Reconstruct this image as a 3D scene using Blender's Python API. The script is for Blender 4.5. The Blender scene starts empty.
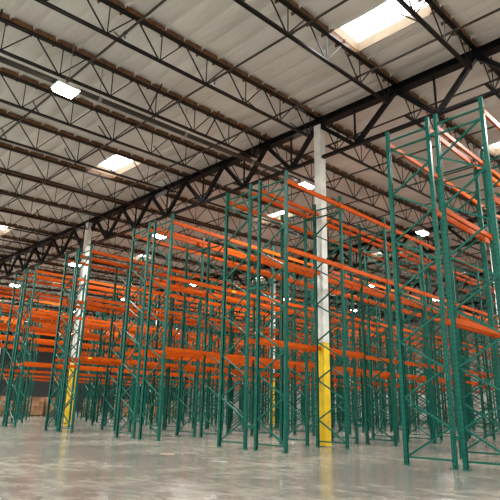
import bpy, math, random
from mathutils import Vector, Matrix
random.seed(7)
S = 1.02                       # one unit of the layout = the eye height, in metres
C = bpy.context.scene.collection
sc = bpy.context.scene

# ------------------------------------------------------------------ materials
def new_mat(name):
    m = bpy.data.materials.new(name); m.use_nodes = True
    nt = m.node_tree; b = nt.nodes['Principled BSDF']
    return m, nt, b

def paint(name, col, rough=.45, var=.12, scale=6., metallic=0., bump=0.):
    m, nt, b = new_mat(name)
    if name == 'dark_joist_steel': b.inputs['Specular IOR Level'].default_value = .3
    if name == 'dark_primer_steel': b.inputs['Specular IOR Level'].default_value = .2
    if name in ('green_brace_paint', 'orange_beam_paint'): b.inputs['Specular IOR Level'].default_value = .18 if 'green' in name else .08
    tc = nt.nodes.new('ShaderNodeTexCoord'); n = nt.nodes.new('ShaderNodeTexNoise')
    n.inputs['Scale'].default_value = scale; n.inputs['Detail'].default_value = 5
    nt.links.new(tc.outputs['Object'], n.inputs['Vector'])
    r = nt.nodes.new('ShaderNodeValToRGB'); r.color_ramp.elements[0].position = .3; r.color_ramp.elements[1].position = .7
    r.color_ramp.elements[0].color = [c*(1-var) for c in col]+[1]; r.color_ramp.elements[1].color = [min(1, c*(1+var)) for c in col]+[1]
    nt.links.new(n.outputs['Fac'], r.inputs['Fac']); nt.links.new(r.outputs['Color'], b.inputs['Base Color'])
    b.inputs['Roughness'].default_value = rough; b.inputs['Metallic'].default_value = metallic
    if bump:
        bp = nt.nodes.new('ShaderNodeBump'); bp.inputs['Strength'].default_value = bump
        nt.links.new(n.outputs['Fac'], bp.inputs['Height']); nt.links.new(bp.outputs['Normal'], b.inputs['Normal'])
    return m

def mth(nt, op, a, b=None, c=None):
    n = nt.nodes.new('ShaderNodeMath'); n.operation = op
    for i, v in enumerate((a, b, c)):
        if v is None: continue
        if isinstance(v, (int, float)): n.inputs[i].default_value = v
        else: nt.links.new(v, n.inputs[i])
    return n.outputs[0]

def post_material():
    # painted roll-formed post with two columns of punched slots on its front
    m, nt, b = new_mat('green_post_paint')
    tc = nt.nodes.new('ShaderNodeTexCoord'); sp = nt.nodes.new('ShaderNodeSeparateXYZ')
    nt.links.new(tc.outputs['Object'], sp.inputs[0])
    z = mth(nt, 'FRACT', mth(nt, 'MULTIPLY', sp.outputs['Z'], 1/.102))
    zz = mth(nt, 'LESS_THAN', mth(nt, 'ABSOLUTE', mth(nt, 'SUBTRACT', z, .5)), .2)
    yy = mth(nt, 'LESS_THAN', mth(nt, 'ABSOLUTE', mth(nt, 'SUBTRACT', mth(nt, 'ABSOLUTE', sp.outputs['Y']), .019)), .007)
    nx = nt.nodes.new('ShaderNodeSeparateXYZ'); nt.links.new(tc.outputs['Normal'], nx.inputs[0])
    fx = mth(nt, 'GREATER_THAN', mth(nt, 'ABSOLUTE', nx.outputs['X']), .7)
    f = mth(nt, 'MULTIPLY', mth(nt, 'MULTIPLY', zz, yy), fx)
    n = nt.nodes.new('ShaderNodeTexNoise'); n.inputs['Scale'].default_value = 5; nt.links.new(tc.outputs['Object'], n.inputs['Vector'])
    r = nt.nodes.new('ShaderNodeValToRGB'); r.color_ramp.elements[0].position = .3; r.color_ramp.elements[1].position = .7
    r.color_ramp.elements[0].color = (.0015, .080, .061, 1); r.color_ramp.elements[1].color = (.0025, .108, .081, 1)
    nt.links.new(n.outputs['Fac'], r.inputs['Fac'])
    mx = nt.nodes.new('ShaderNodeMix'); mx.data_type = 'RGBA'
    nt.links.new(f, mx.inputs['Factor']); nt.links.new(r.outputs['Color'], mx.inputs['A']); mx.inputs['B'].default_value = (.002, .02, .016, 1)
    nt.links.new(mx.outputs['Result'], b.inputs['Base Color']); b.inputs['Roughness'].default_value = .42; b.inputs['Specular IOR Level'].default_value = .2
    return m

M = {}
M['post'] = post_material()
M['green'] = paint('green_brace_paint', (.0022, .092, .069), .45, .12)
M['orange'] = paint('orange_beam_paint', (.52, .080, .004), .5, .14, 3)
M['steel'] = paint('dark_primer_steel', (.006, .006, .008), .4, .3, 4)
M['joist_steel'] = paint('dark_joist_steel', (.007, .006, .006), .32, .3, 4)
M['pipe'] = paint('dark_pipe_paint', (.035, .027, .022), .4, .2, 4)
M['wood'] = paint('raw_brown_timber', (.165, .078, .034), .8, .45, 9, bump=.2)
M['grey_tag'] = paint('zinc_fitting', (.3, .3, .3), .4, .2, 8, .6)
M['yellow_label'] = paint('yellow_label', (.9, .6, .02), .5, .05)
M['housing'] = paint('white_lamp_housing', (.6, .6, .58), .4, .05)
M['card'] = paint('brown_cardboard', (.34, .18, .09), .8, .22, 3)
M['card2'] = paint('pale_cardboard', (.46, .28, .16), .8, .2, 3)
M['pallet'] = paint('weathered_pallet_wood', (.38, .28, .18), .8, .3, 7)
M['wrap'] = paint('white_stretch_wrap', (.62, .60, .58), .35, .12, 5)
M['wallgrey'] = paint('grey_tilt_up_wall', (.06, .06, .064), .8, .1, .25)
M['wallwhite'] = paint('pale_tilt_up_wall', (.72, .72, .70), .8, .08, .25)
M['tape'] = paint('pale_yellow_tape', (.85, .68, .35), .6, .1)
M['curb'] = paint('cream_light_shaft', (.20, .145, .085), .7, .12, 5)

def column_material():
    m, nt, b = new_mat('column_white_over_yellow')
    tc = nt.nodes.new('ShaderNodeTexCoord'); sp = nt.nodes.new('ShaderNodeSeparateXYZ'); nt.links.new(tc.outputs['Object'], sp.inputs[0])
    n = nt.nodes.new('ShaderNodeTexNoise'); n.inputs['Scale'].default_value = 2.2; n.inputs['Detail'].default_value = 6
    nt.links.new(tc.outputs['Object'], n.inputs['Vector'])
    def rmp(c0, c1):
        r = nt.nodes.new('ShaderNodeValToRGB'); r.color_ramp.elements[0].position = .32; r.color_ramp.elements[1].position = .6
        r.color_ramp.elements[0].color = c0; r.color_ramp.elements[1].color = c1; nt.links.new(n.outputs['Fac'], r.inputs['Fac']); return r
    w = rmp((.66, .68, .66, 1), (.86, .87, .85, 1)); y = rmp((.72, .44, .008, 1), (.88, .60, .01, 1))
    f = mth(nt, 'LESS_THAN', sp.outputs['Z'], 2.9*S)
    mx = nt.nodes.new('ShaderNodeMix'); mx.data_type = 'RGBA'; nt.links.new(f, mx.inputs['Factor'])
    nt.links.new(w.outputs['Color'], mx.inputs['A']); nt.links.new(y.outputs['Color'], mx.inputs['B'])
    nt.links.new(mx.outputs['Result'], b.inputs['Base Color']); b.inputs['Roughness'].default_value = .5
    return m
M['column'] = column_material()

def floor_material():
    m, nt, b = new_mat('polished_concrete')
    tc = nt.nodes.new('ShaderNodeTexCoord')
    def noise(scale, detail, rough=.55, stretch=(1, 1, 1), rot=0):
        mp = nt.nodes.new('ShaderNodeMapping'); mp.inputs['Scale'].default_value = stretch; mp.inputs['Rotation'].default_value = (0, 0, rot)
        n = nt.nodes.new('ShaderNodeTexNoise'); n.inputs['Scale'].default_value = scale; n.inputs['Detail'].default_value = detail
        n.inputs['Roughness'].default_value = rough; nt.links.new(tc.outputs['Object'], mp.inputs[0]); nt.links.new(mp.outputs[0], n.inputs['Vector']); return n.outputs['Fac']
    def ramp(f, p0, c0, p1, c1):
        r = nt.nodes.new('ShaderNodeValToRGB'); r.color_ramp.elements[0].position = p0; r.color_ramp.elements[1].position = p1
        r.color_ramp.elements[0].color = c0; r.color_ramp.elements[1].color = c1; nt.links.new(f, r.inputs['Fac']); return r.outputs['Color']
    def mix(mode, fac, A, B):
        x = nt.nodes.new('ShaderNodeMix'); x.data_type = 'RGBA'; x.blend_type = mode
        if isinstance(fac, float): x.inputs['Factor'].default_value = fac
        else: nt.links.new(fac, x.inputs['Factor'])
        nt.links.new(A, x.inputs['A'])
        if isinstance(B, tuple): x.inputs['B'].default_value = B
        else: nt.links.new(B, x.inputs['B'])
        return x.outputs['Result']
    big = ramp(noise(.16, 6, .6, (1, 1.8, 1), .1), .40, (.185, .183, .172, 1), .58, (.325, .315, .278, 1))
    mid = ramp(noise(2.6, 10, .74, (1.5, .7, 1), .785), .40, (.62, .62, .64, 1), .60, (1.2, 1.18, 1.13, 1))
    col = mix('MULTIPLY', 1., big, mid)
    fine = ramp(noise(14, 6, .8), .35, (.88, .88, .88, 1), .65, (1.06, 1.06, 1.06, 1))
    col = mix('MULTIPLY', 1., col, fine)
    # sawn control joints on a regular grid
    sp = nt.nodes.new('ShaderNodeSeparateXYZ'); nt.links.new(tc.outputs['Object'], sp.inputs[0])
    def line(s, off, w=.006):
        v = mth(nt, 'FRACT', mth(nt, 'MULTIPLY', mth(nt, 'ADD', s, off), 1/4.95)); return mth(nt, 'LESS_THAN', v, w/4.95)
    jf = mth(nt, 'MAXIMUM', line(sp.outputs['X'], .9), line(sp.outputs['Y'], 2.1))
    col = mix('MIX', mth(nt, 'MULTIPLY', jf, .6), col, (.09, .085, .08, 1))
    nt.links.new(col, b.inputs['Base Color'])
    rr = nt.nodes.new('ShaderNodeMapRange'); nt.links.new(noise(.7, 7, .7), rr.inputs['Value'])
    rr.inputs['From Min'].default_value = .3; rr.inputs['From Max'].default_value = .7; rr.inputs['To Min'].default_value = .14; rr.inputs['To Max'].default_value = .26
    nt.links.new(rr.outputs[0], b.inputs['Roughness'])
    b.inputs['IOR'].default_value = 1.33
    bp = nt.nodes.new('ShaderNodeBump'); bp.inputs['Strength'].default_value = .02; bp.inputs['Distance'].default_value = .01
    nt.links.new(noise(1.5, 3), bp.inputs['Height']); nt.links.new(bp.outputs['Normal'], b.inputs['Normal'])
    return m
M['floor'] = floor_material()

def ceiling_material():
    m, nt, b = new_mat('white_vinyl_faced_insulation')
    tc = nt.nodes.new('ShaderNodeTexCoord'); mp = nt.nodes.new('ShaderNodeMapping'); mp.inputs['Scale'].default_value = (1.6, .35, 1); mp.inputs['Rotation'].default_value = (0, 0, .12)
    n = nt.nodes.new('ShaderNodeTexNoise'); n.inputs['Scale'].default_value = 1.6; n.inputs['Detail'].default_value = 5; n.inputs['Distortion'].default_value = .8
    nt.links.new(tc.outputs['Object'], mp.inputs[0]); nt.links.new(mp.outputs[0], n.inputs['Vector'])
    n2 = nt.nodes.new('ShaderNodeTexNoise'); n2.inputs['Scale'].default_value = .35; nt.links.new(tc.outputs['Object'], n2.inputs['Vector'])
    r = nt.nodes.new('ShaderNodeValToRGB'); r.color_ramp.elements[0].color = (.60, .59, .565, 1); r.color_ramp.elements[1].color = (.72, .71, .685, 1)
    r.color_ramp.elements[0].position = .35; r.color_ramp.elements[1].position = .65
    nt.links.new(n2.outputs['Fac'], r.inputs['Fac']); nt.links.new(r.outputs['Color'], b.inputs['Base Color'])
    bp = nt.nodes.new('ShaderNodeBump'); bp.inputs['Strength'].default_value = .6; bp.inputs['Distance'].default_value = .10
    nt.links.new(n.outputs['Fac'], bp.inputs['Height']); nt.links.new(bp.outputs['Normal'], b.inputs['Normal'])
    b.inputs['Roughness'].default_value = .55
    return m
M['ceiling'] = ceiling_material()

def emit(name, col, s):
    m, nt, b = new_mat(name); b.inputs['Base Color'].default_value = (*col, 1)
    b.inputs['Emission Color'].default_value = (*col, 1); b.inputs['Emission Strength'].default_value = s
    return m
M['lens'] = emit('lit_lamp_lens', (1., .95, .86), 45)
M['skylight'] = emit('daylit_skylight_dome', (.96, .98, 1.), 9)

# ------------------------------------------------------------------ mesh helper
class MB:
    def __init__(s): s.v = []; s.f = []
    def quadbox(s, c8):
        k = len(s.v); s.v += [tuple(p) for p in c8]
        for f in ((0, 3, 2, 1), (4, 5, 6, 7), (0, 1, 5, 4), (1, 2, 6, 5), (2, 3, 7, 6), (3, 0, 4, 7)): s.f.append(tuple(k+i for i in f))
        return s
    def box(s, x0, x1, y0, y1, z0, z1):
        return s.quadbox([(x0, y0, z0), (x1, y0, z0), (x1, y1, z0), (x0, y1, z0), (x0, y0, z1), (x1, y0, z1), (x1, y1, z1), (x0, y1, z1)])
    def bar(s, p0, p1, w, h, up=(0, 0, 1)):
        p0, p1 = Vector(p0), Vector(p1); d = (p1-p0).normalized(); u = Vector(up)
        if abs(d.dot(u)) > .98: u = Vector((1, 0, 0))
        side = d.cross(u).normalized(); u = side.cross(d).normalized()
        a, b = side*w/2, u*h/2
        return s.quadbox([p0-a-b, p0+a-b, p0+a+b, p0-a+b, p1-a-b, p1+a-b, p1+a+b, p1-a+b])
    def tube(s, p0, p1, r, n=8):
        p0, p1 = Vector(p0), Vector(p1); d = (p1-p0).normalized(); u = Vector((0, 0, 1)) if abs(d.z) < .9 else Vector((1, 0, 0))
        a = d.cross(u).normalized(); b = a.cross(d); k = len(s.v)
        for q in (p0, p1):
            for i in range(n):
                t = 2*math.pi*i/n; s.v.append(tuple(q+a*r*math.cos(t)+b*r*math.sin(t)))
        for i in range(n): s.f.append((k+i, k+(i+1) % n, k+n+(i+1) % n, k+n+i))
        s.f.append(tuple(k+i for i in reversed(range(n)))); s.f.append(tuple(k+n+i for i in range(n)))
        return s
    def prism_z(s, poly, z0, z1):
        n = len(poly); k = len(s.v)
        for z in (z0, z1): s.v += [(x, y, z) for x, y in poly]
        for i in range(n): s.f.append((k+i, k+(i+1) % n, k+n+(i+1) % n, k+n+i))
        s.f.append(tuple(k+i for i in reversed(range(n)))); s.f.append(tuple(k+n+i for i in range(n)))
        return s
    def prism_x(s, poly, x0, x1):
        n = len(poly); k = len(s.v)
        for x in (x0, x1): s.v += [(x, y, z) for y, z in poly]
        for i in range(n): s.f.append((k+i, k+(i+1) % n, k+n+(i+1) % n, k+n+i))
        s.f.append(tuple(k+i for i in reversed(range(n)))); s.f.append(tuple(k+n+i for i in range(n)))
        return s
    def mesh(s, name, mat):
        me = bpy.data.meshes.new(name); me.from_pydata(s.v, [], s.f); me.materials.append(mat); me.update(); return me
    def build(s, name, mat, parent=None, loc=None):
        return put(name, s.mesh(name, mat), parent, loc)

def put(name, me, parent=None, loc=None):
    o = bpy.data.objects.new(name, me); C.objects.link(o)
    if parent: o.parent = parent
    if loc is not None: o.location = loc
    return o
def tag(o, label, cat, group=None, kind=None):
    if label: o['label'] = label
    if cat: o['category'] = cat
    if group: o['group'] = group
    if kind: o['kind'] = kind
    return o
def thing(name, label, cat, loc=(0, 0, 0), group=None):
    o = bpy.data.objects.new(name, None); C.objects.link(o); o.location = loc; o.empty_display_size = .2
    return tag(o, label, cat, group)
def struct(o): o['kind'] = 'structure'; return o

ORD = ['first', 'second', 'third', 'fourth', 'fifth', 'sixth', 'seventh', 'eighth', 'ninth', 'tenth', 'eleventh', 'twelfth',
       'thirteenth', 'fourteenth', 'fifteenth', 'sixteenth', 'seventeenth', 'eighteenth', 'nineteenth', 'twentieth'] + [
       'twenty-%s' % q for q in ('first', 'second', 'third', 'fourth', 'fifth', 'sixth', 'seventh', 'eighth', 'ninth')]

# ------------------------------------------------------------------ camera
A = Vector((0.70372224, 0.21445576, 0.67733576)); B = Vector((-0.71019165, 0.1854008, 0.6791571)); U = Vector((0.02007056, -0.95897616, 0.28277536))
cam_d = bpy.data.cameras.new('camera'); cam = bpy.data.objects.new('camera', cam_d); C.objects.link(cam)
R = Matrix(((A.x, -A.y, -A.z), (B.x, -B.y, -B.z), (U.x, -U.y, -U.z)))
cam.matrix_world = Matrix.Translation((0, 0, S)) @ R.to_4x4()
cam_d.sensor_width = 36; cam_d.lens = 36*535.95/500; cam_d.clip_end = 400; cam_d.clip_start = .05
sc.camera = cam

# ------------------------------------------------------------------ layout (units of S)
X0, X1, Y0, Y1 = -7., 66., -9., 82.
A0, LB, DF, HR = 10.116, 2.479, .979, 7.212
ROWS = [(4.615, .197), (9.98, .377), (14.99, .341), (20.24, .147), (25.35, .317), (30.5, .3), (35.7, .3), (40.9, .3)]
NB = 16
GA = 12.9; SPAN = 14.6
def roof(a): return 10.42+.045*(a-13.05)          # height of the joists' top chords
JB = [-5.3, -2.85, -.4, 2.05, 4.5, 6.92, 9.84, 12.17, 14.5, 16.92, 19.35, 21.78, 24.25]
while JB[-1] < Y1-2.5: JB.append(JB[-1]+2.43)
SKY_A = [-.4, 9.72, 19.45, 31.0, 42.]
SKY_J = [4, 9, 14, 19, 24]                         # joist gaps that hold skylights
def is_sky(j, a): return j in SKY_J and any(s <= a <= s+1.16 for s in SKY_A)

# ------------------------------------------------------------------ setting
fl = MB().box(X0*S, X1*S, Y0*S, Y1*S, -.2, 0).build('floor', M['floor']); struct(fl)
ZW = 13.6
struct(MB().box(X1*S, X1*S+.3, Y0*S, Y1*S, 0, ZW*S).build('wall_back', M['wallwhite']))
struct(MB().box(X0*S-.3, X0*S, Y0*S, Y1*S, 0, ZW*S).build('wall_front', M['wallwhite']))
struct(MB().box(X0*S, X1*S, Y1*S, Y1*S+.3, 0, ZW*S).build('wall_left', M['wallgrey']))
struct(MB().box(X0*S, X1*S, Y0*S-.3, Y0*S, 0, ZW*S).build('wall_right', M['wallwhite']))
struct(MB().box(X0*S-.3, X1*S+.3, Y0*S-.3, Y1*S+.3, ZW*S, ZW*S+.2).build('ceiling', M['wallgrey']))

# insulation blankets sagging between the wooden sub-purlins, one sheet between each pair of joists
PT = .5995
def blanket():
    v = []; f = []
    rnd = random.Random(3)
    for j in range(len(JB)-1):
        b0, b1 = JB[j], JB[j+1]; gap = b1-b0
        near = 1 <= j <= 20
        ts = [0, .03, .06, .1, .2, .35, .5, .65, .8, .9, .94, .97, 1] if near else [0, .25, .5, .75, 1]
        a = -1.2; al = []
        lim = 32 if near else X0
        k = -14
        al = []
        while k*PT < X1:
            base = k*PT+.0
            if near and -1.5 < base < 30: al += [base+PT*t for t in (0, .05, .11, .25, .5, .75, .89, .95)]
            else: al += [base, base+PT*.5]
            k += 1
        al = [q for q in al if X0 < q < X1]
        # exact skylight edges
        if j in SKY_J:
            for s in SKY_A: al += [s, s+1.16]
            al = sorted(set(al))
        w1, w2, w3, w4 = [rnd.uniform(0, 6.28) for _ in range(4)]
        rows = []
        for q in al:
            ph = (q/PT) % 1.; dn = min(ph, 1-ph)            # distance to the nearest sub-purlin, in purlin spacings
            sag = .045*math.sin(math.pi*ph)**.7 if 0 < ph < 1 else 0
            row = []
            for t in ts:
                e = min(t, 1-t)*gap
                edge = max(0, 1-e/.17)
                lift = (.04 if dn > .08 else -.13)*edge          # pulled up between the purlins: the timber shows
                wr = .018*math.sin(q*4.1+t*2.5+w1)+.014*math.sin(q*9.3-t*4+w2)+.01*math.sin(q*1.7+t*7+w3)
                z = roof(q)+.175-sag*(1-edge*.8)+lift+wr*(1-edge)*1.0-.03*math.sin(math.pi*t)
                row.append(len(v)); v.append((q*S, (b0+t*gap)*S, z*S))
            rows.append((q, row))
        for (q0, r0), (q1, r1) in zip(rows, rows[1:]):
            if is_sky(j, (q0+q1)/2): continue
            for i in range(len(ts)-1): f.append((r0[i], r0[i+1], r1[i+1], r1[i]))
    me = bpy.data.meshes.new('ceiling_insulation'); me.from_pydata(v, [], f); me.materials.append(M['ceiling']); me.update()
    for p in me.polygons: p.use_smooth = True
    return put('ceiling_insulation', me)
struct(blanket())

# skylights: a short cream light shaft with a glowing dome over it
n_win = 0
for j in SKY_J:
    for s in SKY_A:
        b0, b1 = (JB[j]+.06)*S, (JB[j+1]-.06)*S; a0, a1 = s*S, (s+1.16)*S
        zb = (roof(s+.58)+.14)*S; zt = zb+.33
        m = MB(); t = .03
        m.box(a0-t, a0, b0, b1, zb, zt); m.box(a1, a1+t, b0, b1, zb, zt); m.box(a0, a1, b0-t, b0, zb, zt); m.box(a0, a1, b1, b1+t, zb, zt)
        n_win += 1
        w = struct(m.build('window_%d' % n_win, M['curb']))
        k = MB(); n = 8; vs = []; fs = []
        for iy in range(n+1):
            for ix in range(n+1):
                u, q = ix/n, iy/n; vs.append((a0+(a1-a0)*u, b0+(b1-b0)*q, zt-.02+.22*(math.sin(math.pi*u)*math.sin(math.pi*q))**.6 if 0 < ix < n and 0 < iy < n else zt-.02))
        for iy in range(n):
            for ix in range(n): i = iy*(n+1)+ix; fs.append((i, i+1, i+n+2, i+n+1))
        me = bpy.data.meshes.new('skylight_dome'); me.from_pydata(vs, [], fs); me.materials.append(M['skylight'])
        put('skylight_dome', me, w)

# ------------------------------------------------------------------ roof girders (along Y) and joists (along X)
GL = [GA, GA+SPAN, GA+2*SPAN, GA+3*SPAN]
jmid = [(JB[i]+JB[i+1])/2 for i in range(len(JB)-1)]
seg = [(0, 6)] + [(6+6*i, 12+6*i) for i in range(5)]
gname = ['in front of the camera, carried by the nearest white column', 'second line back, behind the rack rows', 'third line back, far down the building', 'farthest line back']
segw = ['right of the nearest column', 'between the two big columns', 'just left of the second column', 'in the next bay further left', 'in the far left bays', 'in the leftmost far bay']
for gi, ga in enumerate(GL):
    for si, (i0, i1) in enumerate(seg):
        if i1 >= len(JB): i1 = len(JB)-1
        if i0 >= i1: continue
        x = ga*S; zt = roof(ga)-.19; zb = 8.87+(roof(ga)-roof(GA))
        g = thing('roof_girder', 'dark steel roof truss girder %s, %s' % (['on the nearest line', 'on the second line back', 'on the third line back', 'on the farthest line'][gi], segw[si]), 'girder', (x, JB[i0]*S, 0), 'roof truss girders'); g['label'] = g['label'].replace('roof truss ', 'roof ')
        y0 = JB[i0]*S
        L = lambda b: b*S-y0
        m = MB()
        for sx in (-1, 1):
            m.box(sx*.03 if sx > 0 else -.15, .15 if sx > 0 else -.03, L(JB[i0]), L(JB[i1]), (zt+.08)*S, (zt+.10)*S)
            m.box(sx*.03 if sx > 0 else -.05, .05 if sx > 0 else -.03, L(JB[i0]), L(JB[i1]), (zt-.10)*S, (zt+.08)*S)
        m.box(-.15, .15, L(JB[i0]), L(JB[i1]), (zt-.12)*S, (zt-.10)*S)
        m.build('top_chord', M['steel'], g)
        m = MB(); m.box(-.075, .075, L(JB[i0]), L(JB[i1]), (zb+.01)*S, (zb+.03)*S); m.box(-.035, -.015, L(JB[i0]), L(JB[i1]), (zb+.03)*S, (zb+.11)*S); m.box(.015, .035, L(JB[i0]), L(JB[i1]), (zb+.03)*S, (zb+.11)*S)
        m.build('bottom_chord', M['steel'], g)
        for i in range(i0, i1):
            mb_ = jmid[i]
            for bt in (JB[i], JB[i+1]):
                MB().bar((0, L(bt+(mb_-bt)*.04), (zt-.1)*S), (0, L(mb_+(bt-mb_)*.04), (zb+.08)*S), .13, .13, (0, 1, 0)).build('diagonal', M['steel'], g)
            MB().bar((0, L(mb_), (zb+.08)*S), (0, L(mb_), (zt-.08)*S), .05, .05).build('hanger', M['steel'], g)

# joist template, local x from 0 to SPAN, following the roof slope
def joist_parts(sx0, a_start, a_end, detail=True):
    z = lambda a: roof(a)*S
    X = lambda a: (a-sx0)*S
    tc_, bc_, wb, nl = MB(), MB(), MB(), MB()
    dz = .84
    for s in (-1, 1):
        tc_.bar((X(a_start), s*.035, z(a_start)), (X(a_end), s*.035, z(a_end)), .055, .05)
        bc_.bar((X(a_start+.5), s*.03, z(a_start+.5)-dz*S), (X(a_end-.5), s*.03, z(a_end-.5)-dz*S), .045, .045)
    k0 = math.ceil((a_start+.3-6.47)/1.5); a = 6.47+1.5*k0
    while a < a_end-.3:
        bt = (X(a), 0, z(a)-dz*S)
        for da in (-.72, .72):
            q = a+da
            if a_start-.02 < q < a_end+.02: wb.bar(bt, (X(q), 0, z(q)), .029, .029)
        wb.bar((X(a+.03), 0, z(a)-dz*S), (X(a+.03), 0, z(a)), .021, .021)
        a += 1.5
    # end web members
    nl.bar((X(a_start), 0, z(a_start)+.10), (X(a_end), 0, z(a_end)+.10), .10, .15)
    if sx0 < 25:                                     # sub-purlin ends hung on both sides of the nailer, one every two feet
        k = math.ceil(a_start/PT)
        while k*PT < a_end:
            q = k*PT
            for s in (-1, 1): nl.box(X(q)-.024, X(q)+.024, s*.05 if s > 0 else -.11, .23 if s > 0 else -.05, roof(q)*S+.05, roof(q)*S+.125)
            k += 1
    return tc_, bc_, wb, nl

spans = [(X0, GA), (GA, GA+SPAN), (GA+SPAN, GA+2*SPAN), (GA+2*SPAN, GA+3*SPAN), (GA+3*SPAN, X1)]
spanw = ['overhead', 'in bay two', 'in bay three', 'in bay four', 'in the back bay']
jmesh = {}
for si, (a0, a1) in enumerate(spans):
    jm = [q.mesh(n, mt) for q, n, mt in zip(joist_parts(a0, a0+.02, a1-.02), ('top_chord', 'bottom_chord', 'web', 'timber_nailer'), (M['joist_steel'], M['joist_steel'], M['joist_steel'], M['wood']))]
    for j, b in enumerate(JB):
        d = j-6
        if si > 1 and j > 26: continue
        if si == 0 and (j > 30): continue
        if si == 0 and j < 3: continue
        w = 'over the nearest white column' if d == 0 else '%s one %s of the nearest white column' % (ORD[abs(d)-1], 'left' if d > 0 else 'right')
        lab = 'dark roof joist %s, %s' % (spanw[si], w)
        t = thing('roof_joist', lab, 'roof joist', (a0*S, b*S, 0), 'open-web roof joists')
        for me in jm: put(me.name.split('.')[0], me, t)
        if si == 0 and 3 <= j <= 18:
            # angled bridging braces from the bottom chord up to the blanket
            m = MB()
            for ki, aa in enumerate((3.2, 5.5, 7.75, 10., 12.2)):
                sg = -1 if j % 4 == 3 else 1
                if (j+ki) % 4 == 0: continue
                m.bar(((aa-a0)*S, 0, (roof(aa)-.82)*S), ((aa-a0)*S, sg*.62*S, (roof(aa)-.16)*S), .03, .03)
            m.build('kicker_brace', M['joist_steel'], t)

# ------------------------------------------------------------------ columns
cols = [(12.93, 9.80), (12.78, 24.75)]
for gi, ga in enumerate((GA, GA+SPAN, GA+2*SPAN)):
    for j in (6, 12, 18, 24, 30):
        b = JB[j] if j < len(JB) else None
        if b is None or (gi == 0 and j in (6, 12)) or (gi == 2 and j in (6, 12)): continue
        if gi == 1 and j == 12: b = 25.2
        cols.append((ga+.02, 74.2 if (gi == 1 and j == 30) else b))
for i, (a, b) in enumerate(cols):
    hgt = (roof(a)-.31)*S
    m = MB(); w = .140; ch = .02
    m.prism_z([(-w+ch, -w), (w-ch, -w), (w, -w+ch), (w, w-ch), (w-ch, w), (-w+ch, w), (-w, w-ch), (-w, -w+ch)], .02, hgt)
    lab = ['white steel building column with yellow lower part between the racks, nearest the camera', 'white and yellow building column at the left, behind the fourth double rack row'][i] if i < 2 else 'white and yellow column far back, on the %s girder line, %s from the right' % (ORD[round((a-GA)/SPAN)], ORD[min(5, round((b-9.8)/14.6))])
    t = thing('building_column', lab, 'column', (a*S, b*S, 0), 'white and yellow columns')
    m.build('shaft', M['column'], t)
    MB().box(-.22, .22, -.22, .22, 0, .02).build('base_plate', M['grey_tag'], t)
    MB().box(-.2, .2, -.2, .2, hgt, hgt+.02).build('cap_plate', M['steel'], t)

# ------------------------------------------------------------------ sprinkler pipes
BL = [-3.05, -.15, 2.75, 5.65, 8.6, 11.42, 14.4, 17.3, 20.2, 23.1, 26., 28.9, 31.8, 34.7, 37.6, 40.5]
for i, a in enumerate(BL):
    z = (roof(a)-.26)*S
    t = thing('sprinkler_pipe', 'thin dark sprinkler pipe under the roof, %s' % (('%s before the nearest girder' % ORD[5-i]) if i <= 5 else '%s behind the nearest girder' % ORD[i-6]), 'pipe', (a*S, Y0*S+.5, z), 'sprinkler branch pipes')
    MB().tube((0, 0, 0), (0, 66*S, 0), .032).build('pipe_run', M['pipe'], t)
    if 2 <= i <= 8:
        for k in range(24):
            y = (1.3+k*2.9)*S-.0
            if y > 64*S: break
            q = MB(); q.tube((0, y, 0), (0, y, -.13), .012, 6); q.tube((0, y, -.13), (0, y, -.145), .03, 8); q.tube((0, y-.05, 0), (0, y+.05, 0), .045, 8)
            q.build('sprinkler_head', M['pipe'], t)
t = thing('sprinkler_main', 'thick brown main pipe hung beside the third near joist, left of the first column', 'pipe', (X0*S+.2, 12.22*S, 0))
m = MB(); zz = lambda a: (roof(a)-.84-.185)*S
m.tube((0, 0, zz(X0+.2)), ((14.6-X0)*S, 0, zz(14.6)), .075, 12); m.build('pipe_run', M['pipe'], t)
for a in range(-3, 14, 3):
    m = MB(); m.tube(((a-X0)*S, 0, zz(a)), ((a-X0)*S, 0, zz(a)+.95*S), .009, 6); m.tube(((a-X0)*S-.05, 0, zz(a)), ((a-X0)*S+.05, 0, zz(a)+.05*0), .09, 12)
    m.build('pipe_hanger', M['grey_tag'], t)

# ------------------------------------------------------------------ pallet racks
def lipped_post():
    m = MB(); w, t, l = .039, .0035, .016
    # C section, web towards +y (mirrored when needed)
    poly = [(-w, w), (w, w), (w, -w), (w-l, -w), (w-l, -w+t), (w-t, -w+t), (w-t, w-t), (-w+t, w-t), (-w+t, -w+t), (-w+l, -w+t), (-w+l, -w), (-w, -w)]
    m.prism_z(poly[::-1], .01, HR*S)
    m.box(-.075, .075, -.085, .045, 0, .01)
    for sx in (-.06, .06): m.tube((sx, -.07, .01), (sx, -.07, .035), .009, 6)
    return m
post_me = lipped_post().mesh('post', M['post'])

def bracing(sg):
    m = MB(); z_in = lambda k: (.72+1.09*k)*S; z_out = lambda k: (.16+1.098*k)*S
    yi, yo = sg*.03, sg*(DF*S-.03); dx = .010
    def chan(p, q): m.bar(p, q, .036, .036, (1, 0, 0))
    chan((dx, yi, .15*S), (dx, yo, .15*S))
    for k in range(6):
        chan((dx, yo, z_out(k)), (dx, yi, z_in(k)))
        if k < 6: chan((-dx, yi, z_in(k)), (-dx, yo, z_out(k+1)))
    chan((dx, yo, 6.74*S), (dx, yi, 6.74*S)); chan((dx, yo, 6.98*S), (dx, yi, 6.98*S))
    return m.mesh('upright_frame', M['green'])
brace_me = {1: bracing(1), -1: bracing(-1)}

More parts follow.
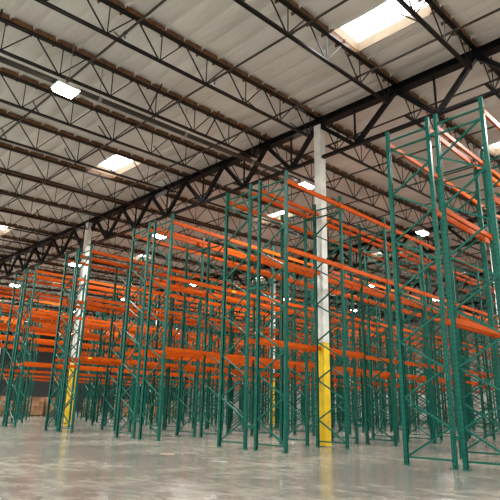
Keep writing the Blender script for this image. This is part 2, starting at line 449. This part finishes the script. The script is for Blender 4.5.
def beam_mesh():
    l0, l1 = .045, LB*S-.045; m = MB()
    h = .122
    m.prism_x([(-.024, 0), (.026, 0), (.026, h-.04), (.006, h-.04), (.006, h), (-.024, h)], l0, l1)
    for x0, x1 in ((l0-.006, l0), (l1, l1+.006)): m.box(x0, x1, -.03, .03, -.03, h+.02)
    for x0, x1 in ((l0-.045, l0), (l1, l1+.045)): m.box(x0, x1, -.046, -.041, -.03, h+.02)
    for x in (l0-.02, l1+.02):
        for z in (.0, .09): m.box(x-.006, x+.006, -.052, -.046, z, z+.014)
    return m.mesh('load_beam', M['orange'])
beam_me = beam_mesh()
beam_me2 = beam_me.copy(); 
for v in beam_me2.vertices: v.co.y = -v.co.y
beam_me2.flip_normals(); 
spacer_me = MB().box(-.03, .03, -.5, .5, -.04, .04).mesh('row_spacer', M['green'])
LEV = [6.98, 5.07, 2.78]                         # top edges of the beams
row_words = ['first double row at the right edge', 'second double row, around the nearest column', 'third double row from the right', 'fourth double row from the right',
             'fifth double row, at the left edge', 'sixth double row, beyond the left-edge row', 'seventh double row, at the far left', 'eighth double row, before the far cartons']
label_spots = {(1, 0, 0, 1): 1, (0, 0, 1, 2): 1, (3, 1, 0, 2): 1, (4, 0, 1, 1): 1, (2, 1, 1, 1): 1}
lab_me = MB().box(0, .16, -.002, .002, .03, .10).mesh('capacity_label', M['yellow_label'])
for r, (bc, gap) in enumerate(ROWS):
    for s, sg in enumerate((1, -1)):
        b_in = bc+sg*gap/2
        rw = row_words[r]
        t = thing('pallet_rack', 'green and orange rack, %s run of the %s' % (['left', 'right'][s], row_words[r]), 'pallet rack', (A0*S, b_in*S, 0), 'empty pallet racks in long rows')
        if len(t['label'].split()) > 16: t['label'] = t['label'].replace('empty ', '')
        for i in range(NB+1):
            f = put('upright_frame', brace_me[sg], t, (i*LB*S, 0, 0))
            p = put('post', post_me, f, (0, 0, 0)); p.rotation_euler.z = 0 if sg < 0 else math.pi
            p = put('post', post_me, f, (0, sg*DF*S, 0)); p.rotation_euler.z = 0 if sg > 0 else math.pi
            if s == 0:
                for z in (.55, 4.11, 6.76):
                    k = put('row_spacer', spacer_me, t, (i*LB*S, -gap/2*S, z*S)); k.scale = (1, max(.02, gap*S-.12), 1)
            if i == NB: break
            for li, z in enumerate(LEV):
                for side in (0, 1):               # 0 = inner face, 1 = outer face
                    if r == 0 and s == 0 and side == 1 and li > 0 and i < 4: continue
                    if r == 1 and side == 1 and li == 2 and i < 5: continue
                    if r == 1 and li == 2 and s == 1 and i >= 2: continue
                    if r >= 4 and li == 2 and side == 1 and (s == 0 or r > 4): continue
                    if li == 2 and i > 6 and (i*7+r*5+s*3+side) % 4 == 0: continue
                    y = (sg*DF*S if side else 0)
                    out = sg*(1 if side else -1)
                    # beam's stepped inside faces the frame's middle
                    o = put('load_beam', beam_me2 if out > 0 else beam_me, t, (i*LB*S, y, z*S-.122))
                    if (r, s, i, li) in label_spots and side == 1:
                        put('capacity_label', lab_me, o, (.35, (.026 if out > 0 else -.026), 0))

# ------------------------------------------------------------------ high-bay lamps
LA = [-4.6, 5.44, 15.8, 25.65, 36.6, 47.5]; LBs = [-6.5, 2.85, 12.72, 22.7, 31.9, 41.4, 51.5, 61.5, 72]
hm = MB(); hm.box(-.38, .38, -.26, .26, .03, .10); hm.box(-.24, .24, -.05, .05, .10, .17)
for x in (-.25, -.15, -.05, .05, .15, .25): hm.box(x-.006, x+.006, -.25, .25, .10, .13)
h_me = hm.mesh('housing', M['housing']); LZ = .82; l_me = MB().quadbox([(-.30, -.19, -.07), (.30, -.19, -.07), (.30, .19, -.07), (-.30, .19, -.07), (-.37, -.25, .03), (.37, -.25, .03), (.37, .25, .03), (-.37, .25, .03)]).mesh('lens', M['lens'])
for i, a_ in enumerate(LA):
    for j, b_ in enumerate(LBs):
        a, b = a_, b_
        kk = (roof(a)-2.28)/(roof(a)-1.86); z = (roof(a)-1.28)*S; b = b*kk; a = a*kk
        lab = 'lit high-bay lamp, %s in the %s lamp row back%s' % (ORD[j]+' from the right', ORD[i], ', the largest one' if (i, j) == (1, 2) else '')
        t = thing('high_bay_lamp', lab, 'lamp', (a*S, b*S, z), 'high-bay lamps')
        t_ = put('housing', h_me, t); t_.scale = (LZ, LZ, 1); t_ = put('lens', l_me, t); t_.scale = (LZ, LZ, 1)
        hk = MB(); hk.tube((0, -.13, .10), (0, -.13, 1.42*S), .007, 6); hk.tube((-.2, -.13, .1), (0, -.13, .4), .004, 5); hk.tube((.2, -.13, .1), (0, -.13, .4), .004, 5)
        hk.build('hanger', M['grey_tag'], t)
        ld = bpy.data.lights.new('lamp_light', 'AREA'); ld.shape = 'RECTANGLE'; ld.size = .72; ld.size_y = .48; ld.energy = 700; ld.color = (1., .96, .88); ld.spread = math.pi
        lo = bpy.data.objects.new('lamp_light', ld); C.objects.link(lo); lo.location = (a*S, b*S, z-.08); lo.parent = None

# ------------------------------------------------------------------ goods on the floor far left and far back
pal = MB()
for x in (-.5, 0, .5): pal.box(x-.045, x+.045, -.5, .5, .015, .10)
for k in range(7): y = -.46+k*.153; pal.box(-.6, .6, y-.05, y+.05, .10, .12)
for y in (-.45, 0, .45): pal.box(-.6, .6, y-.05, y+.05, 0, .015)
pal_me = pal.mesh('wooden_pallet', M['pallet'])
def carton_me(mat):
    m = MB(); m.box(-.2, .2, -.165, .165, 0, .36); me = m.mesh('carton', mat); return me
c_me = [carton_me(M['card']), carton_me(M['card2'])]
t_me = MB().box(-.201, .201, -.03, .03, .3601, .3605).mesh('tape', M['tape'])
def load(a, b, nz, word, grp, wrap=False):
    p = put('wooden_pallet', pal_me, None, (a*S, b*S, 0)); tag(p, 'wooden pallet under stacked cartons %s' % word, 'pallet', 'pallets '+grp)
    for z in range(nz):
        for ix in range(3):
            for iy in range(3):
                if iy > 0 and 0 < ix < 2 and z < nz-1: continue          # hidden core
                o = put('carton', c_me[random.random() < .35], None, (a*S-.4+.4*ix+random.uniform(-.004, .004), b*S-.33+.33*iy, .12+.36*z))
                tag(o, 'brown cardboard carton on a pallet %s' % word, 'box', 'cartons '+grp)
for k, (a, b, nz) in enumerate([(20.3, 45.4, 4), (21.75, 45.4, 4), (23.2, 45.6, 3), (17.2, 45.4, 4), (18.8, 45.3, 3), (15.7, 45.9, 4)]):
    load(a, b, nz, 'on the floor beyond the racks at far left', 'at far left')
for k, (a, b, nz) in enumerate([(24.9, 44.2, 4), (28.2, 44.7, 4), (31.5, 44.2, 3), (34.2, 44.7, 4), (48., 33.5, 4), (50., 28., 4), (49.2, 23., 4)]):
    load(a, b, nz, 'seen small between the rack legs', 'behind the racks')
for k in range(9):
    o = put('wooden_pallet', pal_me, None, (46.5*S, 26.4*S, .122*k)); tag(o, 'bare wooden pallet in a stack past the rack ends, far back', 'pallet', 'stacked bare pallets')
wm = MB()
def wrapped():
    n = 12; v = []; f = []
    prof = [(0, .56, .46), (.05, .585, .485), (.5, .59, .49), (1.0, .585, .485), (1.22, .56, .46), (1.25, .50, .40)]
    for z, hx, hy in prof:
        for k in range(16):
            t = 2*math.pi*(k+.5)/16; c, q = math.cos(t), math.sin(t); e = .28
            v.append((hx*math.copysign(abs(c)**e, c), hy*math.copysign(abs(q)**e, q), z))
    for i in range(len(prof)-1):
        for k in range(16): f.append((i*16+k, i*16+(k+1) % 16, (i+1)*16+(k+1) % 16, (i+1)*16+k))
    f.append(tuple(range(15, -1, -1))); f.append(tuple((len(prof)-1)*16+k for k in range(16)))
    me = bpy.data.meshes.new('wrapped_load'); me.from_pydata(v, [], f); me.materials.append(M['wrap']); return me
w_me = wrapped()
for k in range(22):
    a, b = 53.5+random.uniform(-.5, .5)+(k % 2)*2.2, 3.+k*1.75
    for lv in range(1+(k*5 % 3 > 0)):
        o = put('wooden_pallet', pal_me, None, (a*S, b*S, lv*1.374)); tag(o, 'wooden pallet under a white wrapped load by the far back wall', 'pallet', 'pallets by the back wall')
        o = put('wrapped_load', w_me, None, (a*S, b*S, .121+lv*1.374)); tag(o, 'white stretch-wrapped pallet load by the far back wall', 'wrapped load', 'wrapped loads by the back wall')
# small piece of tape left on the floor
o = MB().box(-.16, .16, -.03, .03, 0, .002).build('floor_tape', M['tape'], None, (7.62*S, 10.07*S, .0005)); o.rotation_euler.z = -.7
tag(o, 'short pale yellow scrap of tape on the open concrete floor', 'tape')

# ------------------------------------------------------------------ world, view
w = bpy.data.worlds.new('world'); sc.world = w; w.use_nodes = True
w.node_tree.nodes['Background'].inputs[0].default_value = (.8, .85, 1, 1); w.node_tree.nodes['Background'].inputs[1].default_value = .3
sc.view_settings.view_transform = 'Standard'; sc.view_settings.look = 'None'; sc.view_settings.gamma = 1; sc.view_settings.use_curve_mapping = False
sc.view_settings.exposure = -.2
sc.cycles.max_bounces = 8; sc.cycles.diffuse_bounces = 5; sc.cycles.use_denoising = True
